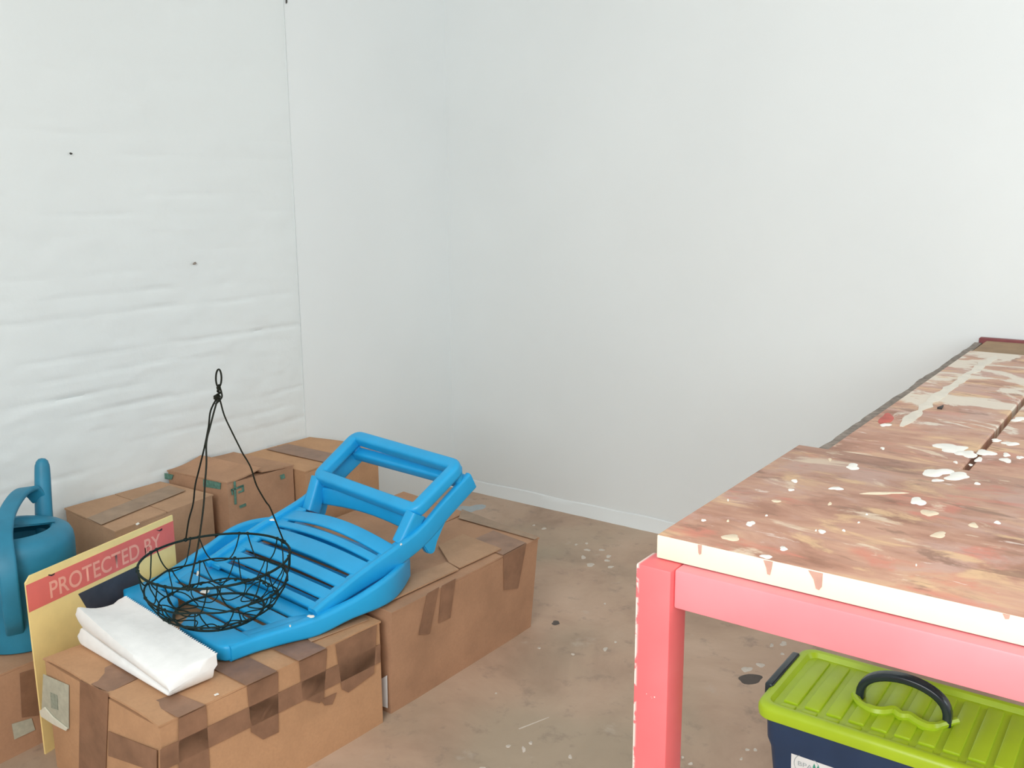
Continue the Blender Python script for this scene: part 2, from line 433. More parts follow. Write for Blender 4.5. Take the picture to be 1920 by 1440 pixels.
# paint drops on the floor
for x, y, a, b_ in [(1020, 991, 4, 2), (1001, 985, 2.5, 1.5), (1100, 1019, 2.5, 2), (1080, 1021, 3, 1.5), (1101, 1031, 6, 2), (1128, 1031, 5, 2), (1094, 1045, 5, 3),
                    (1141, 1043, 5, 2.5), (1138, 1051, 5, 2.2), (1107, 1059, 8, 3), (1145, 1063, 6, 2), (1134, 1132, 2.2, 1.5), (1135, 1217, 4.5, 3.5), (1154, 1204, 3, 1.5),
                    (1011, 1215, 2.5, 2), (1074, 1227, 3, 2), (995, 1393, 4, 3), (982, 1405, 4, 5), (953, 1399, 5, 2.5), (1069, 1419, 4, 3.5), (1447, 1210, 4, 3), (1469, 1207, 7, 4),
                    (1400, 1255, 9, 5.5), (1426, 1247, 8, 4), (1467, 1226, 3.5, 2.5), (1401, 1406, 4, 2.5), (1416, 1406, 4, 2.5), (1390, 1423, 3, 2.5), (1280, 1420, 3, 2), (1295, 1432, 4, 3),
                    (1010, 1215, 2, 1.4), (905, 1440, 5, 2), (930, 1300, 2, 1.5)]:
    struct('paint_splat', px_blob(x, y, a, b_, 0.0), M['floor_paint'], floor)
struct('paint_splat', px_blob(882, 953, 24, 7, 0.0, 0.4), M['grey_print'], floor)
p0 = at_z(973, 1367, 0); p1 = at_z(1029, 1345, 0); d = (p1 - p0); sd = Vector((-d.y, d.x, 0)).normalized() * 0.0022
struct('scratch', slab([p0 + sd, p0 - sd, p1 - sd * 0.5, p1 + sd * 0.5], (0, 0, 1), 0.0008), M['floor_paint'], floor)
struct('oil_stain', px_blob(1407, 1273, 24, 9, 0.0, 0.15, 0.0006), M['oil'], floor)
struct('oil_stain', px_blob(1042, 1168, 8, 4, 0.0, 0.2, 0.0006), M['oil'], floor)

# ------------------------------------------------------------------ workbench
TZ = 0.90; BX0, BX1 = -0.543, 0.42; BY0, BY1 = 1.079, 1.634; YE = 3.255
T = Thing('workbench', 'long workbench with paint-stained board top on chipped red frame', 'table', (-0.05, 2.15, 0))
M['red_leg'].node_tree  # edge position is set in the thing's own coordinates below
# front board: stained top, cream front edge
bm = nbox((BX0, BY0, TZ - 0.033), (BX1, BY1, TZ), 0.002, 2)
fb = T.part('front_board', bm, [M['wood_front'], M['cream_edge']], label='wide stained board with a cream painted front edge', smooth=30)
for p in fb.data.polygons:
    if p.normal.y < -0.8 or p.normal.x < -0.8: p.material_index = 1
PZ = 0.889
edges_x = [(-0.504, -0.279), (-0.268, -0.02), (-0.009, 0.215), (0.224, 0.42)]
planks = []
for i, (a, b_) in enumerate(edges_x):
    planks.append(T.part('plank', nbox((a, BY1 - 0.05, PZ - 0.028) if i else (a, BY1 + 0.001, PZ - 0.028), (b_, 2.98, PZ), 0.003, 1), M['wood_far'], smooth=30))
# planks stop behind the front board
for o in planks:
    for v in o.data.vertices:
        if v.co.y + T.loc.y < BY1 + 0.02: v.co.y = BY1 + 0.0015 - T.loc.y
T.part('plank', nbox((-0.50, 2.986, PZ - 0.03), (0.42, 3.222, PZ - 0.002), 0.003, 1), M['wood_end'], label='bare brown end plank', smooth=30)
T.part('end_rail', nbox((-0.522, 3.228, 0.80), (0.43, YE, PZ + 0.005), 0.004, 2), M['red_dark'], label='dark red end rail')
# weathered side rail with a ragged top edge
bm = B(); rings = []
for i in range(61):
    y = BY1 + 0.004 + (3.225 - BY1 - 0.004) * i / 60
    a = 0.006 * noise.noise(Vector((y * 7, 0, 3))) + 0.003 * noise.noise(Vector((y * 25, 0, 3)))
    zt = 0.877 + 0.004 * noise.noise(Vector((y * 6, 5, 3)))
    rings.append([Vector((-0.535 + a, y, 0.815)), Vector((-0.511, y, 0.815)), Vector((-0.511, y, zt)), Vector((-0.531 + a, y, zt)), Vector((-0.535 + a, y, zt - 0.004))])
loft(bm, rings); T.part('side_rail', bm, M['grey_wood'], label='weathered grey side rail', smooth=30)
T.part('side_rail', nbox((0.385, BY0 + 0.02, 0.815), (0.43, 3.22, 0.861), 0.003), M['red'])
# red frame
FY = 1.048
def leg(x0, x1, y0, y1):
    bm = nbox((x0, y0, 0), (x1, y1, 0.866), 0.0025, 2); return bm
lm = T.part('leg', leg(-0.557, -0.506, FY, FY + 0.05), M['red_leg'])
T.part('leg', leg(0.385, 0.435, FY, FY + 0.05), M['red'])
T.part('leg', leg(-0.528, -0.482, 3.17, 3.222), M['red'])
T.part('leg', leg(0.385, 0.435, 3.17, 3.222), M['red'])
ar = T.part('apron', nbox((-0.5055, FY + 0.010, 0.812), (0.3845, FY + 0.05, 0.866), 0.003, 2), M['red'])
T.part('lower_rail', nbox((-0.54, FY + 0.052, 0.10), (-0.512, 3.168, 0.14), 0.002), M['red']) if False else None
# paint splashes and drips
for x, y, a, b_, mt in [(1599, 875, 13, 5.5, 0), (1757, 886, 26, 8, 0), (1795, 893, 24, 7, 0), (1757, 901, 10, 2.5, 0), (1721, 940, 13, 8, 0), (1742, 962, 15, 6, 1), (1490, 902, 6.5, 2.5, 0),
                        (1483, 919, 5, 2, 0), (1568, 916, 12, 3, 0), (1407, 982, 8, 4.5, 0), (1541, 997, 6, 4, 0), (1469, 1029, 8, 3.5, 0), (1437, 1044, 12, 3, 0), (1556, 945, 4, 2.5, 1), (1582, 995, 3, 1.6, 0),
                        (1319, 976, 4, 2, 0), (1365, 938, 2, 1.4, 0), (1437, 967, 2.2, 1.4, 0), (1870, 980, 6, 2.5, 0), (1370, 1008, 20, 5, 1), (1655, 925, 45, 2, 1), (1455, 940, 8, 2, 1), (1365, 977, 3, 1.5, 1),
                        (1832, 907, 6, 2, 0), (1610, 980, 2, 1.2, 0), (1625, 965, 2, 1.2, 0), (1825, 985, 10, 4, 1), (1760, 1003, 16, 5, 1), (1530, 995, 2, 1, 0), (1556, 862, 4, 2, 1), (1718, 1060, 2, 1.5, 0)]:
    T.part('paint_splat', px_blob(x, y, a, b_, TZ, 0.3), M['cream_paint' if mt else 'white_paint'], fb)
for x, y, a, b_, k in [(1783, 840, 30, 8, 0), (1812, 851, 22, 6, 1), (1848, 849, 16, 6, 1), (1887, 853, 8, 3, 1), (1886, 863, 11, 4, 1), (1911, 786, 14, 4, 1), (1792, 867, 4, 2, 0), (1895, 832, 18, 3, 1),
                       (1868, 826, 10, 2.5, 1), (1660, 797, 9, 3, 0), (1912, 858, 6, 3, 1), (1820, 872, 4, 1.5, 1), (1835, 862, 8, 4, 1), (1655, 841, 4, 2, 0)]:
    T.part('paint_splat', px_blob(x, y, a, b_, PZ, 0.35), M['white_paint'], planks[k])
# long trowelled white streak running along the first plank
ctr = smooth_path([at_z(1690, 800, PZ), at_z(1735, 762, PZ), at_z(1785, 724, PZ), at_z(1835, 690, PZ), at_z(1866, 668, PZ)], 10)
def rag(i, k): return (0.011 + 0.010 * noise.noise(Vector((i * 0.55, k, 1))) + 0.010 * noise.noise(Vector((i * 0.17, k, 4)))) * min(1, 0.3 + i * 0.2, 0.3 + (len(ctr) - 1 - i) * 0.2)
T.part('paint_streak', slab([p + Vector((-rag(i, 3), 0, 0)) for i, p in enumerate(ctr)] + [p + Vector((rag(i, 8), 0, 0)) for i, p in list(enumerate(ctr))[::-1]], (0, 0, 1), 0.0012), M['streak'], planks[0])
T.part('paint_splat', px_blob(1662, 785, 14, 9, PZ, 0.3, 0.001), flat('red_paint_splash', (0.50, 0.10, 0.075), 0.6, 0.15, 40), planks[0])
T.part('splinter', slab([at_z(1757, 767, PZ), at_z(1769, 762, PZ), at_z(1766, 768, PZ)], (0, 0, 1), 0.004), M['black_print'], planks[0])
for px in ([(1309, 1021), (1316, 1022), (1315, 1038), (1312, 1040), (1310, 1036)], [(1432, 1050), (1449, 1053), (1447, 1066), (1444, 1078), (1439, 1076), (1437, 1064)],
           [(1516, 1069), (1543, 1075), (1541, 1100), (1536, 1106), (1530, 1103), (1526, 1086)], [(1880, 1150), (1894, 1153), (1892, 1160), (1885, 1160)]):
    T.part('paint_drip', slab([at_y(x, y, BY0) for x, y in px], (0, -1, 0), 0.0012), M['pink_drip'], fb)

# ------------------------------------------------------------------ storage bin
LZ = 0.33; X0, X1, Y0, Y1 = -0.628, -0.118, 1.70, 2.006
BN = Thing('storage_bin', 'navy storage bin with lime green lid under the workbench', 'storage box', ((X0 + X1) / 2, (Y0 + Y1) / 2, 0))
cx, cy = (X0 + X1) / 2, (Y0 + Y1) / 2; hw, hd = (X1 - X0) / 2, (Y1 - Y0) / 2
def rr(inset, z, r=0.035): return [Vector((cx + a, cy + b, z)) for a, b in rrect(hw - inset, hd - inset, max(0.004, r - inset * 0.6), 5)]
bm = B(); loft(bm, [rr(0.055, 0.0), rr(0.05, 0.004), rr(0.026, 0.225), rr(0.019, 0.245), rr(0.016, 0.30)]); BN.part('body', bm, M['navy'], label='navy plastic tub')
bm = B(); loft(bm, [rr(0.008, 0.296), rr(0.001, 0.300), rr(0.0, 0.306), rr(0.0, 0.318), rr(0.003, 0.325), rr(0.009, 0.3292), rr(0.014, LZ), rr(0.021, 0.3285), rr(0.025, 0.322), rr(0.027, 0.3185)])
lid = BN.part('lid', bm, M['lime'], label='ribbed lime green lid')
nr = 10; pw = (2 * hw - 0.075) / nr
for i in range(nr):
    a = X0 + 0.0375 + pw * (i + 0.12); b_ = X0 + 0.0375 + pw * (i + 0.82)
    def pad(y0, y1):
        return nbox((a, y0, 0.3165), (b_, y1, 0.3235), 0.0028, 2)
    BN.part('rib', pad(Y0 + 0.056, Y1 - 0.04), M['lime'], lid)
    BN.part('rib', nbox((a, Y0 + 0.031, 0.3165), (b_, Y0 + 0.047, 0.3225), 0.0025, 2), M['lime'], lid)
ha, hb = at_z(1616, 1303, 0.322), at_z(1778, 1352, 0.322); hm = (ha + hb) / 2; hx = (hb.x - ha.x) / 2
path = [Vector((hm.x - hx, cy + 0.004, 0.316)), Vector((hm.x - hx, cy + 0.004, 0.330))]
for i in range(1, 20):
    a = math.pi * (1 - i / 20); path.append(Vector((hm.x + hx * math.cos(a), cy + 0.004, 0.332 + 0.058 * math.sin(a) ** 0.85)))
path += [Vector((hm.x + hx, cy + 0.004, 0.330)), Vector((hm.x + hx, cy + 0.004, 0.316))]
def sweep_y(path, hw_, hh_):
    rings = []; n_ = len(path)
    for i, p in enumerate(path):
        t = (path[min(i + 1, n_ - 1)] - path[max(i - 1, 0)]).normalized(); s = Vector((0, 1, 0)); q = t.cross(s)
        rings.append([p + s * a + q * b for a, b in rrect(hw_, hh_, min(hw_, hh_) * 0.7, 4)])
    bm = B(); loft(bm, rings); return bm
BN.part('handle', sweep_y(path, 0.0125, 0.0085), M['charcoal'], lid, label='charcoal bow handle')
# scalloped finger rest moulded in front of the handle
pth = smooth_path([at_z(1603, 1302, 0.324), at_z(1612, 1318, 0.325), at_z(1635, 1331, 0.325), at_z(1655, 1334, 0.326), at_z(1676, 1332, 0.327), at_z(1690, 1342, 0.326), at_z(1706, 1344, 0.327), at_z(1722, 1355, 0.325), at_z(1745, 1364, 0.325), at_z(1770, 1358, 0.324), at_z(1794, 1352, 0.323)], 4)
BN.part('finger_rest', tube(B(), pth, lambda i: 0.0105 if 6 < i < len(pth) - 7 else 0.008, 8), M['lime'], lid)
for xx in ((X0 - 0.008, X0 + 0.010), (X1 - 0.010, X1 + 0.008)):
    bm = nbox((xx[0], cy - 0.072, 0.292), (xx[1], cy + 0.098, LZ + 0.004), 0.005, 3)
    BN.part('clip', bm, M['charcoal'], label='charcoal locking clip')
# white paper label on the front
fy = Y0 + 0.0208
nrm = Vector((0, -1, -0.10)).normalized()
def lab(x, y): return at_plane(x, y, (0, Y0 + 0.026, 0.225), nrm)
ldo = [lab(1484, 1408), lab(1492, 1408), lab(1600, 1446), lab(1780, 1510)]
tl, trr = lab(1484, 1409), lab(1740, 1494)
dn = Vector((0, 0.10, -1)).normalized() * 0.13; rt = trr - tl; rt.z = 0; rt.y = 0
bm = slab([tl, tl + rt, tl + rt + dn, tl + dn], nrm, 0.0008)
sl = BN.part('label', bm, M['white_label'], label='white paper label')
c = lab(1513, 1437) + nrm * 0.001
ux = Vector((1, 0, 0)); uz = -dn.normalized()
pts = [c + (ux * math.cos(a) + uz * math.sin(a)) * 0.026 for a in [2 * math.pi * i / 30 for i in range(30)]]
BN.part('round_print', tube(B(), pts, 0.0007, 4, True), M['grey_print'], sl)
BN.part('lettering', text_bm('BPA', c + ux * -0.018 + uz * -0.003, ux * 0.03, uz, 0.0145, 0.0006), M['grey_print'], sl)
for sgn in (1, -1):
    lp = [c + ux * (0.019 + sgn * 0.002) + uz * -0.006, c + ux * (0.019 + sgn * 0.007) + uz * 0.004, c + ux * (0.019 + sgn * 0.004) + uz * 0.014, c + ux * (0.019 + sgn * 0.001) + uz * 0.004]
    BN.part('leaf_print', slab(lp, nrm, 0.0006), M['leaf_print'], sl)

# ------------------------------------------------------------------ cartons
Z = Vector((0, 0, 1))
def V2(p): return Vector((p[0], p[1], 0))
def lerp(a, b, t): return a + (b - a) * t
def carton(name, label, quad, h, mat, seam='u', bulge=0.0, sag=0.0, flap_t=0.0045, group='cardboard boxes against the brick wall', lift=(0, 0), bottom=None, gap=0.0):
    """quad: near-right, far-right, far-left, near-left (x, y) of the top"""
    q = [V2(p) for p in quad]; c = sum(q, Vector()) / 4
    qb = [V2(p) for p in (bottom or quad)]
    t = Thing(name, label, 'box', (c.x, c.y, 0), group)
    bm = B(); rings = []
    hb = h - flap_t
    nz = 8
    for k in range(nz + 1):
        f = k / nz; ring = []
        for i in range(4):
            a0 = lerp(qb[i], q[i], f); a1 = lerp(qb[(i + 1) % 4], q[(i + 1) % 4], f)
            nd = Vector(((a1 - a0).y, -(a1 - a0).x, 0)).normalized()
            for j in range(6):
                s = j / 6
                out = bulge * math.sin(math.pi * s) * math.sin(math.pi * f)
                e = 0.004 if j == 0 else 0.0
                p = lerp(a0, a1, s) + nd * out
                if j == 0: p = p + (c - p).normalized() * e
                ring.append(Vector((p.x, p.y, hb * f)))
        rings.append(ring)
    loft(bm, rings); t.part('body', bm, mat, smooth=35)
    # two closing flaps meeting at the middle seam
    if seam == 'u': ends = ((q[0], q[1], q[2], q[3]),)
    A, Bq, Cq, D = q if seam == 'u' else (q[1], q[2], q[3], q[0])
    # A-B is the hinge of flap one, D-C the hinge of flap two
    for k, (h0, h1, o0, o1) in enumerate(((A, Bq, D, Cq), (D, Cq, A, Bq))):
        nx, ny = 6, 10; g = []
        for i in range(nx + 1):
            s = i / nx * 0.495; row = []
            for j in range(ny + 1):
                f = j / ny
                p = lerp(lerp(h0, o0, s), lerp(h1, o1, s), f)
                z = hb + 0.0006 + sag * -math.sin(math.pi * min(1, s * 2) * 0.5) * math.sin(math.pi * f) + lift[k] * (i / nx) ** 2
                z += 0.002 * noise.noise(Vector((p.x * 7, p.y * 7, k * 3 + h)))
                z += gap * (1, 0.45, 0.1)[j] * math.sin(math.pi * min(1, i / nx * 1.05)) ** 0.6 if j < 3 and 0 < i < nx else 0
                row.append(Vector((p.x, p.y, z)))
            g.append(row)
        bm = B(); vv = [[bm.verts.new(p) for p in r] for r in g]; tt = [[bm.verts.new(p + Vector((0, 0, flap_t))) for p in r] for r in g]
        for i in range(nx):
            for j in range(ny):
                bm.faces.new((vv[i][j], vv[i][j + 1], vv[i + 1][j + 1], vv[i + 1][j])); bm.faces.new((tt[i][j], tt[i + 1][j], tt[i + 1][j + 1], tt[i][j + 1]))
        per = [(i, 0) for i in range(nx)] + [(nx, j) for j in range(ny)] + [(i, ny) for i in range(nx, 0, -1)] + [(0, j) for j in range(ny, 0, -1)]
        for a, b_ in zip(per, per[1:] + per[:1]):
            bm.faces.new((vv[a[0]][a[1]], vv[b_[0]][b_[1]], tt[b_[0]][b_[1]], tt[a[0]][a[1]]))
        t.part('flap', bm, mat, smooth=30)
    t.q = q; t.qb = qb; t.h = h
    return t
def face_frame(t, i):
    a, b_ = t.q[i] + Z * t.h, t.q[(i + 1) % 4] + Z * t.h; c_ = lerp(t.qb[i], t.qb[(i + 1) % 4], 0.5); n_ = (b_ - a).cross(Z * t.h + lerp(t.q[i], t.q[(i + 1) % 4], 0.5) - c_).normalized(); return a, n_
def on_side(t, i, pxs, off=0.002, th=0.0009, name='tape_strip', mat=None, parent=None, label=None):
    a, n_ = face_frame(t, i); pts = [at_plane(x, y, a, n_) + n_ * off for x, y in pxs]
    return t.part(name, slab(pts, n_, th), mat or M['tape'], parent, label, smooth=0)
def on_top(t, pxs, off=0.0035, th=0.0009, name='tape_strip', mat=None, parent=None, label=None):
    pts = [at_z(x, y, t.h + off) for x, y in pxs]
    return t.part(name, slab(pts, (0, 0, 1), th), mat or M['tape'], parent, label, smooth=0)

# front carton, carries the foot of the lounger
A_ = carton('cardboard_box', 'taped cardboard box under the foot of the blue lounger', [(-1.615, 0.987), (-1.577, 1.602), (-2.055, 1.625), (-2.092, 1.0)], 0.283, M['card1'], 'u', 0.0, gap=0.008)
on_top(A_, [(152, 1275), (205, 1299), (560, 1120), (507, 1097)])                                        # long seam tape
on_side(A_, 3, [(152, 1275), (205, 1299), (200, 1445), (150, 1445)], label='brown tape folded down the near side')
on_side(A_, 3, [(205, 1370), (296, 1406), (296, 1447), (205, 1416)])
on_side(A_, 0, [(299, 1405), (712, 1207), (712, 1241), (299, 1447)])                                    # tape running round the box
on_side(A_, 0, [(334, 1346), (385, 1322), (392, 1440), (334, 1446)])
on_top(A_, [(334, 1346), (385, 1322), (330, 1300), (280, 1318)])
on_side(A_, 0, [(462, 1286), (520, 1259), (521, 1372), (492, 1386), (470, 1372)])
on_top(A_, [(462, 1286), (520, 1259), (450, 1225), (392, 1250)])
on_side(A_, 0, [(560, 1240), (612, 1216), (606, 1308), (598, 1318), (566, 1310)])
on_top(A_, [(560, 1240), (612, 1216), (540, 1185), (488, 1206)])
on_side(A_, 0, [(628, 1208), (705, 1171), (700, 1262), (652, 1298), (640, 1292)])
on_side(A_, 0, [(600, 1312), (630, 1298), (622, 1320), (608, 1322)])
pl = on_side(A_, 3, [(83, 1263), (131, 1284), (131, 1366), (108, 1358), (80, 1334)], name='paper_label', mat=M['paper'], label='faded torn paper label')
on_side(A_, 3, [(97, 1297), (110, 1303), (112, 1330), (99, 1326)], 0.0035, 0.0004, 'faded_print', M['paper_print'], pl)
on_side(A_, 3, [(79, 1331), (88, 1324), (103, 1342), (131, 1364), (129, 1368), (105, 1356), (82, 1341)], 0.004, 0.003, 'torn_edge', M['paper_back'], pl)
on_top(A_, [(401, 1303), (408, 1300), (411, 1302), (403, 1305)], 0.005, 0.001, 'paint_fleck', M['white_paint'])

# carton behind it, carries the head of the lounger
B_ = carton('cardboard_box', 'wide cardboard box with short tape strips under the lounger backrest', [(-1.563, 1.628), (-1.553, 2.285), (-2.21, 2.385), (-2.20, 1.665)], 0.300, M['card2'], 'u', 0.0, 0.0,
            bottom=[(-1.588, 1.638), (-1.575, 2.275), (-2.21, 2.38), (-2.20, 1.67)])
for pxs in ([(800, 1112), (822, 1100), (804, 1188), (784, 1190)], [(827, 1098), (853, 1084), (843, 1158), (821, 1168)], [(943, 1041), (986, 1018), (970, 1103), (944, 1106)]):
    on_side(B_, 0, pxs)
on_top(B_, [(943, 1041), (986, 1018), (925, 995), (878, 1016)])
on_top(B_, [(860, 972), (1003, 1012), (1008, 1008), (866, 955)], mat=M['tape_light'])
on_side(B_, 3, [(716, 1272), (728, 1265), (729, 1326), (717, 1322)], 0.004, 0.001, 'paper_label', M['white_label'], label='white sticker')
# loose sheets of cardboard lying under the lounger
def sheet(label, pxs, z, t=0.006, tilt=0.0):
    pts = [at_z(x, y, zz) for (x, y), zz in zip(pxs, z)]
    c = sum(pts, Vector()) / len(pts)
    th = Thing('cardboard_sheet', label, 'cardboard', (c.x, c.y, min(p.z for p in pts)), 'loose cardboard sheets under the lounger')
    th.part('sheet', slab(pts, (0, 0, 1), t), M['card3'], smooth=0); return th
sheet('pale cardboard strip lying on the front box along the lounger rail', [(583, 1204), (690, 1163), (684, 1157), (577, 1198)], (0.2864,) * 4, 0.0018)
sheet('loose cardboard flap lying on the box beside the lounger', [(704, 1141), (860, 1069), (838, 1056), (760, 1085), (720, 1125)], (0.3055,) * 5, 0.004)
sheet('tan cardboard piece lying flat on the box behind the lounger foot lug', [(862, 1066), (940, 1030), (868, 1003), (822, 1024), (842, 1056)], (0.3045,) * 5, 0.003)

# low carton carrying the watering can
Cc = carton('cardboard_box', 'low cardboard box under the watering can', [(-2.20, 0.60), (-2.226, 1.235), (-2.62, 1.25), (-2.61, 0.60)], 0.224, M['card2'], 'u', 0.0)
pl = on_side(Cc, 0, [(21, 1357), (58, 1346), (65, 1368), (26, 1386)], name='paper_label', mat=M['paper'], label='small grey paper label')
on_side(Cc, 0, [(36, 1262), (75, 1250), (77, 1340), (40, 1345)], mat=M['tape'])
# cartons along the wall
D_ = carton('cardboard_box', 'plain tan cardboard box behind the yellow sign', [(-2.385, 1.378), (-2.437, 1.749), (-2.70, 1.735), (-2.70, 1.405)], 0.42, M['card3'], 'v', 0.003, group='tall boxes along the brick wall')
on_top(D_, [(190, 984), (348, 920), (318, 910), (163, 971.5)], 0.0035, 0.0008, mat=M['tape_light'])
on_top(D_, [(254, 983), (259, 980), (262, 982), (257, 985)], 0.004, 0.001, 'paint_fleck', M['white_paint'])
E_ = carton('cardboard_box', 'brown cardboard box with green marks and a bulging flap', [(-2.423, 1.792), (-2.402, 2.052), (-2.70, 2.035), (-2.702, 1.765)], 0.45, M['card2'], 'v', 0.002, group='tall boxes along the brick wall', lift=(0.006, 0.02))
on_side(E_, 3, [(306, 886), (326, 890), (323, 899), (305, 897)], name='ink_mark', mat=M['ink_green'])
on_side(E_, 3, [(382, 898), (415, 905), (414, 917), (382, 912)], name='ink_mark', mat=M['ink_green'])
for pxs in ([(437, 903), (441, 902), (443, 945), (439, 946)], [(432, 917), (456, 909), (456, 912), (432, 921)], [(445, 912), (456, 908), (457, 921), (446, 925), (446, 921), (453, 919), (452, 913), (446, 915)],
            [(432, 917), (435, 916), (437, 927), (434, 928)], [(524, 891), (532, 888), (534, 896), (526, 899)], [(448, 948), (460, 943), (461, 948), (449, 953)]):
    on_side(E_, 0, pxs, name='ink_mark', mat=M['ink_green'])
F_ = carton('cardboard_box', 'cardboard box with a tape band in the corner beyond the lounger', [(-2.357, 2.060), (-2.385, 2.445), (-2.698, 2.39), (-2.70, 2.065)], 0.43, M['card1'], 'v', 0.004, group='tall boxes along the brick wall')
on_top(F_, [(500, 842.5), (540, 832.5), (650, 856), (617, 869)], 0.0035, 0.0008, mat=M['tape'])

# ------------------------------------------------------------------ sun lounger
TH = math.radians(-5)
U = Vector((math.cos(TH), math.sin(TH), 0)); Vd = Vector((-math.sin(TH), math.cos(TH), 0)); Z = Vector((0, 0, 1))
L0 = Vector((-1.645, 1.46, 0))
def P(u, v, z): return L0 + U * u + Vd * v + Z * z
LG = Thing('sun_lounger', 'folded sky blue plastic sun lounger lying across the cardboard boxes', 'sun lounger', P(-0.28, 0.1, 0.287))
# -- seat panel
SU0, SU1 = -0.545, -0.036; SV0, SV1 = -0.232, 0.325
seat = None
def rail(u, pts, depth, width, r=0.010):
    """pts: (v, ztop); depth(i): height of the section"""
    path = [P(u, v, z - depth(i) / 2) for i, (v, z) in enumerate(pts)]
    rings = []
    for i, p in enumerate(path):
        rings.append([p + U * a + Z * b for a, b in rrect(width / 2, depth(i) / 2, r, 3)])
    bm = B(); loft(bm, rings); return bm
SR = [(-0.036, -0.225, 0.328, 0.039), (-0.030, -0.16, 0.328, 0.039), (-0.012, -0.09, 0.330, 0.041), (0.014, -0.014, 0.338, 0.048), (0.033, 0.074, 0.354, 0.048), (0.044, 0.15, 0.374, 0.064), (0.036, 0.21, 0.383, 0.073), (0.010, 0.27, 0.384, 0.070), (-0.028, 0.33, 0.378, 0.060)]
def sr(v, k):
    for p, q in zip(SR, SR[1:]):
        if v <= q[1]: return p[k] + (q[k] - p[k]) * max(0, (v - p[1]) / (q[1] - p[1]))
    return SR[-1][k]
def sz(v): return sr(v, 2)
def seat_rail(mir):
    pts = smooth_path([(a, b_, 0) for a, b_, c_, d_ in SR], 5); zz = smooth_path([(c_, d_, 0) for a, b_, c_, d_ in SR], 5); rings = []
    for (u, v, _), (zt_, dp, _) in zip(pts, zz):
        hwd = 0.017 - 0.006 * max(0, min(1, (v + 0.02) / 0.12)); uu = (SU0 + SU1 - u) + hwd if mir else u - hwd
        rings.append([P(uu, v, zt_ - dp / 2) + U * a + Z * b for a, b in rrect(hwd, dp / 2, 0.0085, 3)])
    bm = B(); loft(bm, rings); return bm
seat_o = LG.part('seat_panel', seat_rail(False), M['blue'], label='slatted blue seat panel')
LG.part('side_rail', seat_rail(True), M['blue'], seat_o)
def cross(u0, u1, v0, v1, ztop, th, arch=0.0, n_=14, slope=0.0, r=0.004):
    rings = []; vm = (v0 + v1) / 2; wv = (v1 - v0) / 2; dirv = (Vd + Z * slope).normalized(); nn = U.cross(dirv).normalized()
    for i in range(n_ + 1):
        f = i / n_; u = u0 + (u1 - u0) * f; c = P(u, vm, ztop + arch * math.sin(math.pi * f)) - nn * (th / 2)
        rings.append([c + dirv * a + nn * b for a, b in rrect(wv, th / 2, r, 3)])
    bm = B(); loft(bm, rings); return bm
v = SV0 + 0.086
while v < SV1 - 0.05:
    bow = sr(v + 0.02, 0) - SU1
    LG.part('slat', cross(SU0 - bow + 0.025, SU1 + bow - 0.025, v, v + 0.042, sz(v + 0.02) - 0.008 - 0.024 * max(0, min(1, (v + 0.06) / 0.12)), 0.012, 0.002, slope=(sz(v + 0.05) - sz(v)) / 0.05), M['blue'], seat_o); v += 0.058
for sg in (0, 1):      # margins that carry the slat ends
    rings = []
    for i in range(17):
        v = SV0 + 0.07 + (SV1 - SV0 - 0.08) * i / 16; bow = sr(v, 0) - SU1; c_ = (SU1 + bow - 0.045) if sg else (SU0 - bow + 0.045)
        rings.append([P(c_, v, sz(v) - 0.013 - 0.024 * max(0, min(1, (v + 0.04) / 0.12))) + U * a + Z * b for a, b in rrect(0.026, 0.006, 0.004, 2)])
    bm = B(); loft(bm, rings); LG.part('edge_strip', bm, M['blue'], seat_o)
LG.part('end_bar', cross(SU0 + 0.03, SU1 - 0.03, SV1 - 0.035, SV1 - 0.004, sz(SV1) - 0.006, 0.03), M['blue'], seat_o)
# foot bar in two blocks with a hand hole between them
def block(pts, ztop, zb, bev):
    bm = B(); loft(bm, [[P(u, v, zb) for u, v in pts], [P(u, v, ztop) for u, v in pts]])
    bmesh.ops.bevel(bm, geom=list(bm.edges), offset=bev, segments=3, affect='EDGES', profile=0.5); return bm
zf = sz(SV0) + 0.001
LG.part('foot_bar', block([(SU0 + 0.035, SV0 - 0.012), (SU0 + 0.012, SV0 + 0.003), (SU0, SV0 + 0.03), (SU0, SV0 + 0.074), (SU0 + 0.165, SV0 + 0.074), (SU0 + 0.225, SV0 + 0.006), (SU0 + 0.22, SV0 - 0.012)], zf, 0.289, 0.012), M['blue'], seat_o)
LG.part('foot_bar', block([(SU1 - 0.20, SV0 - 0.012), (SU1 - 0.235, SV0 + 0.04), (SU1 - 0.21, SV0 + 0.068), (SU1, SV0 + 0.07), (SU1, SV0 + 0.022), (SU1 - 0.012, SV0 - 0.004), (SU1 - 0.035, SV0 - 0.014)], zf, 0.289, 0.009), M['blue'], seat_o)
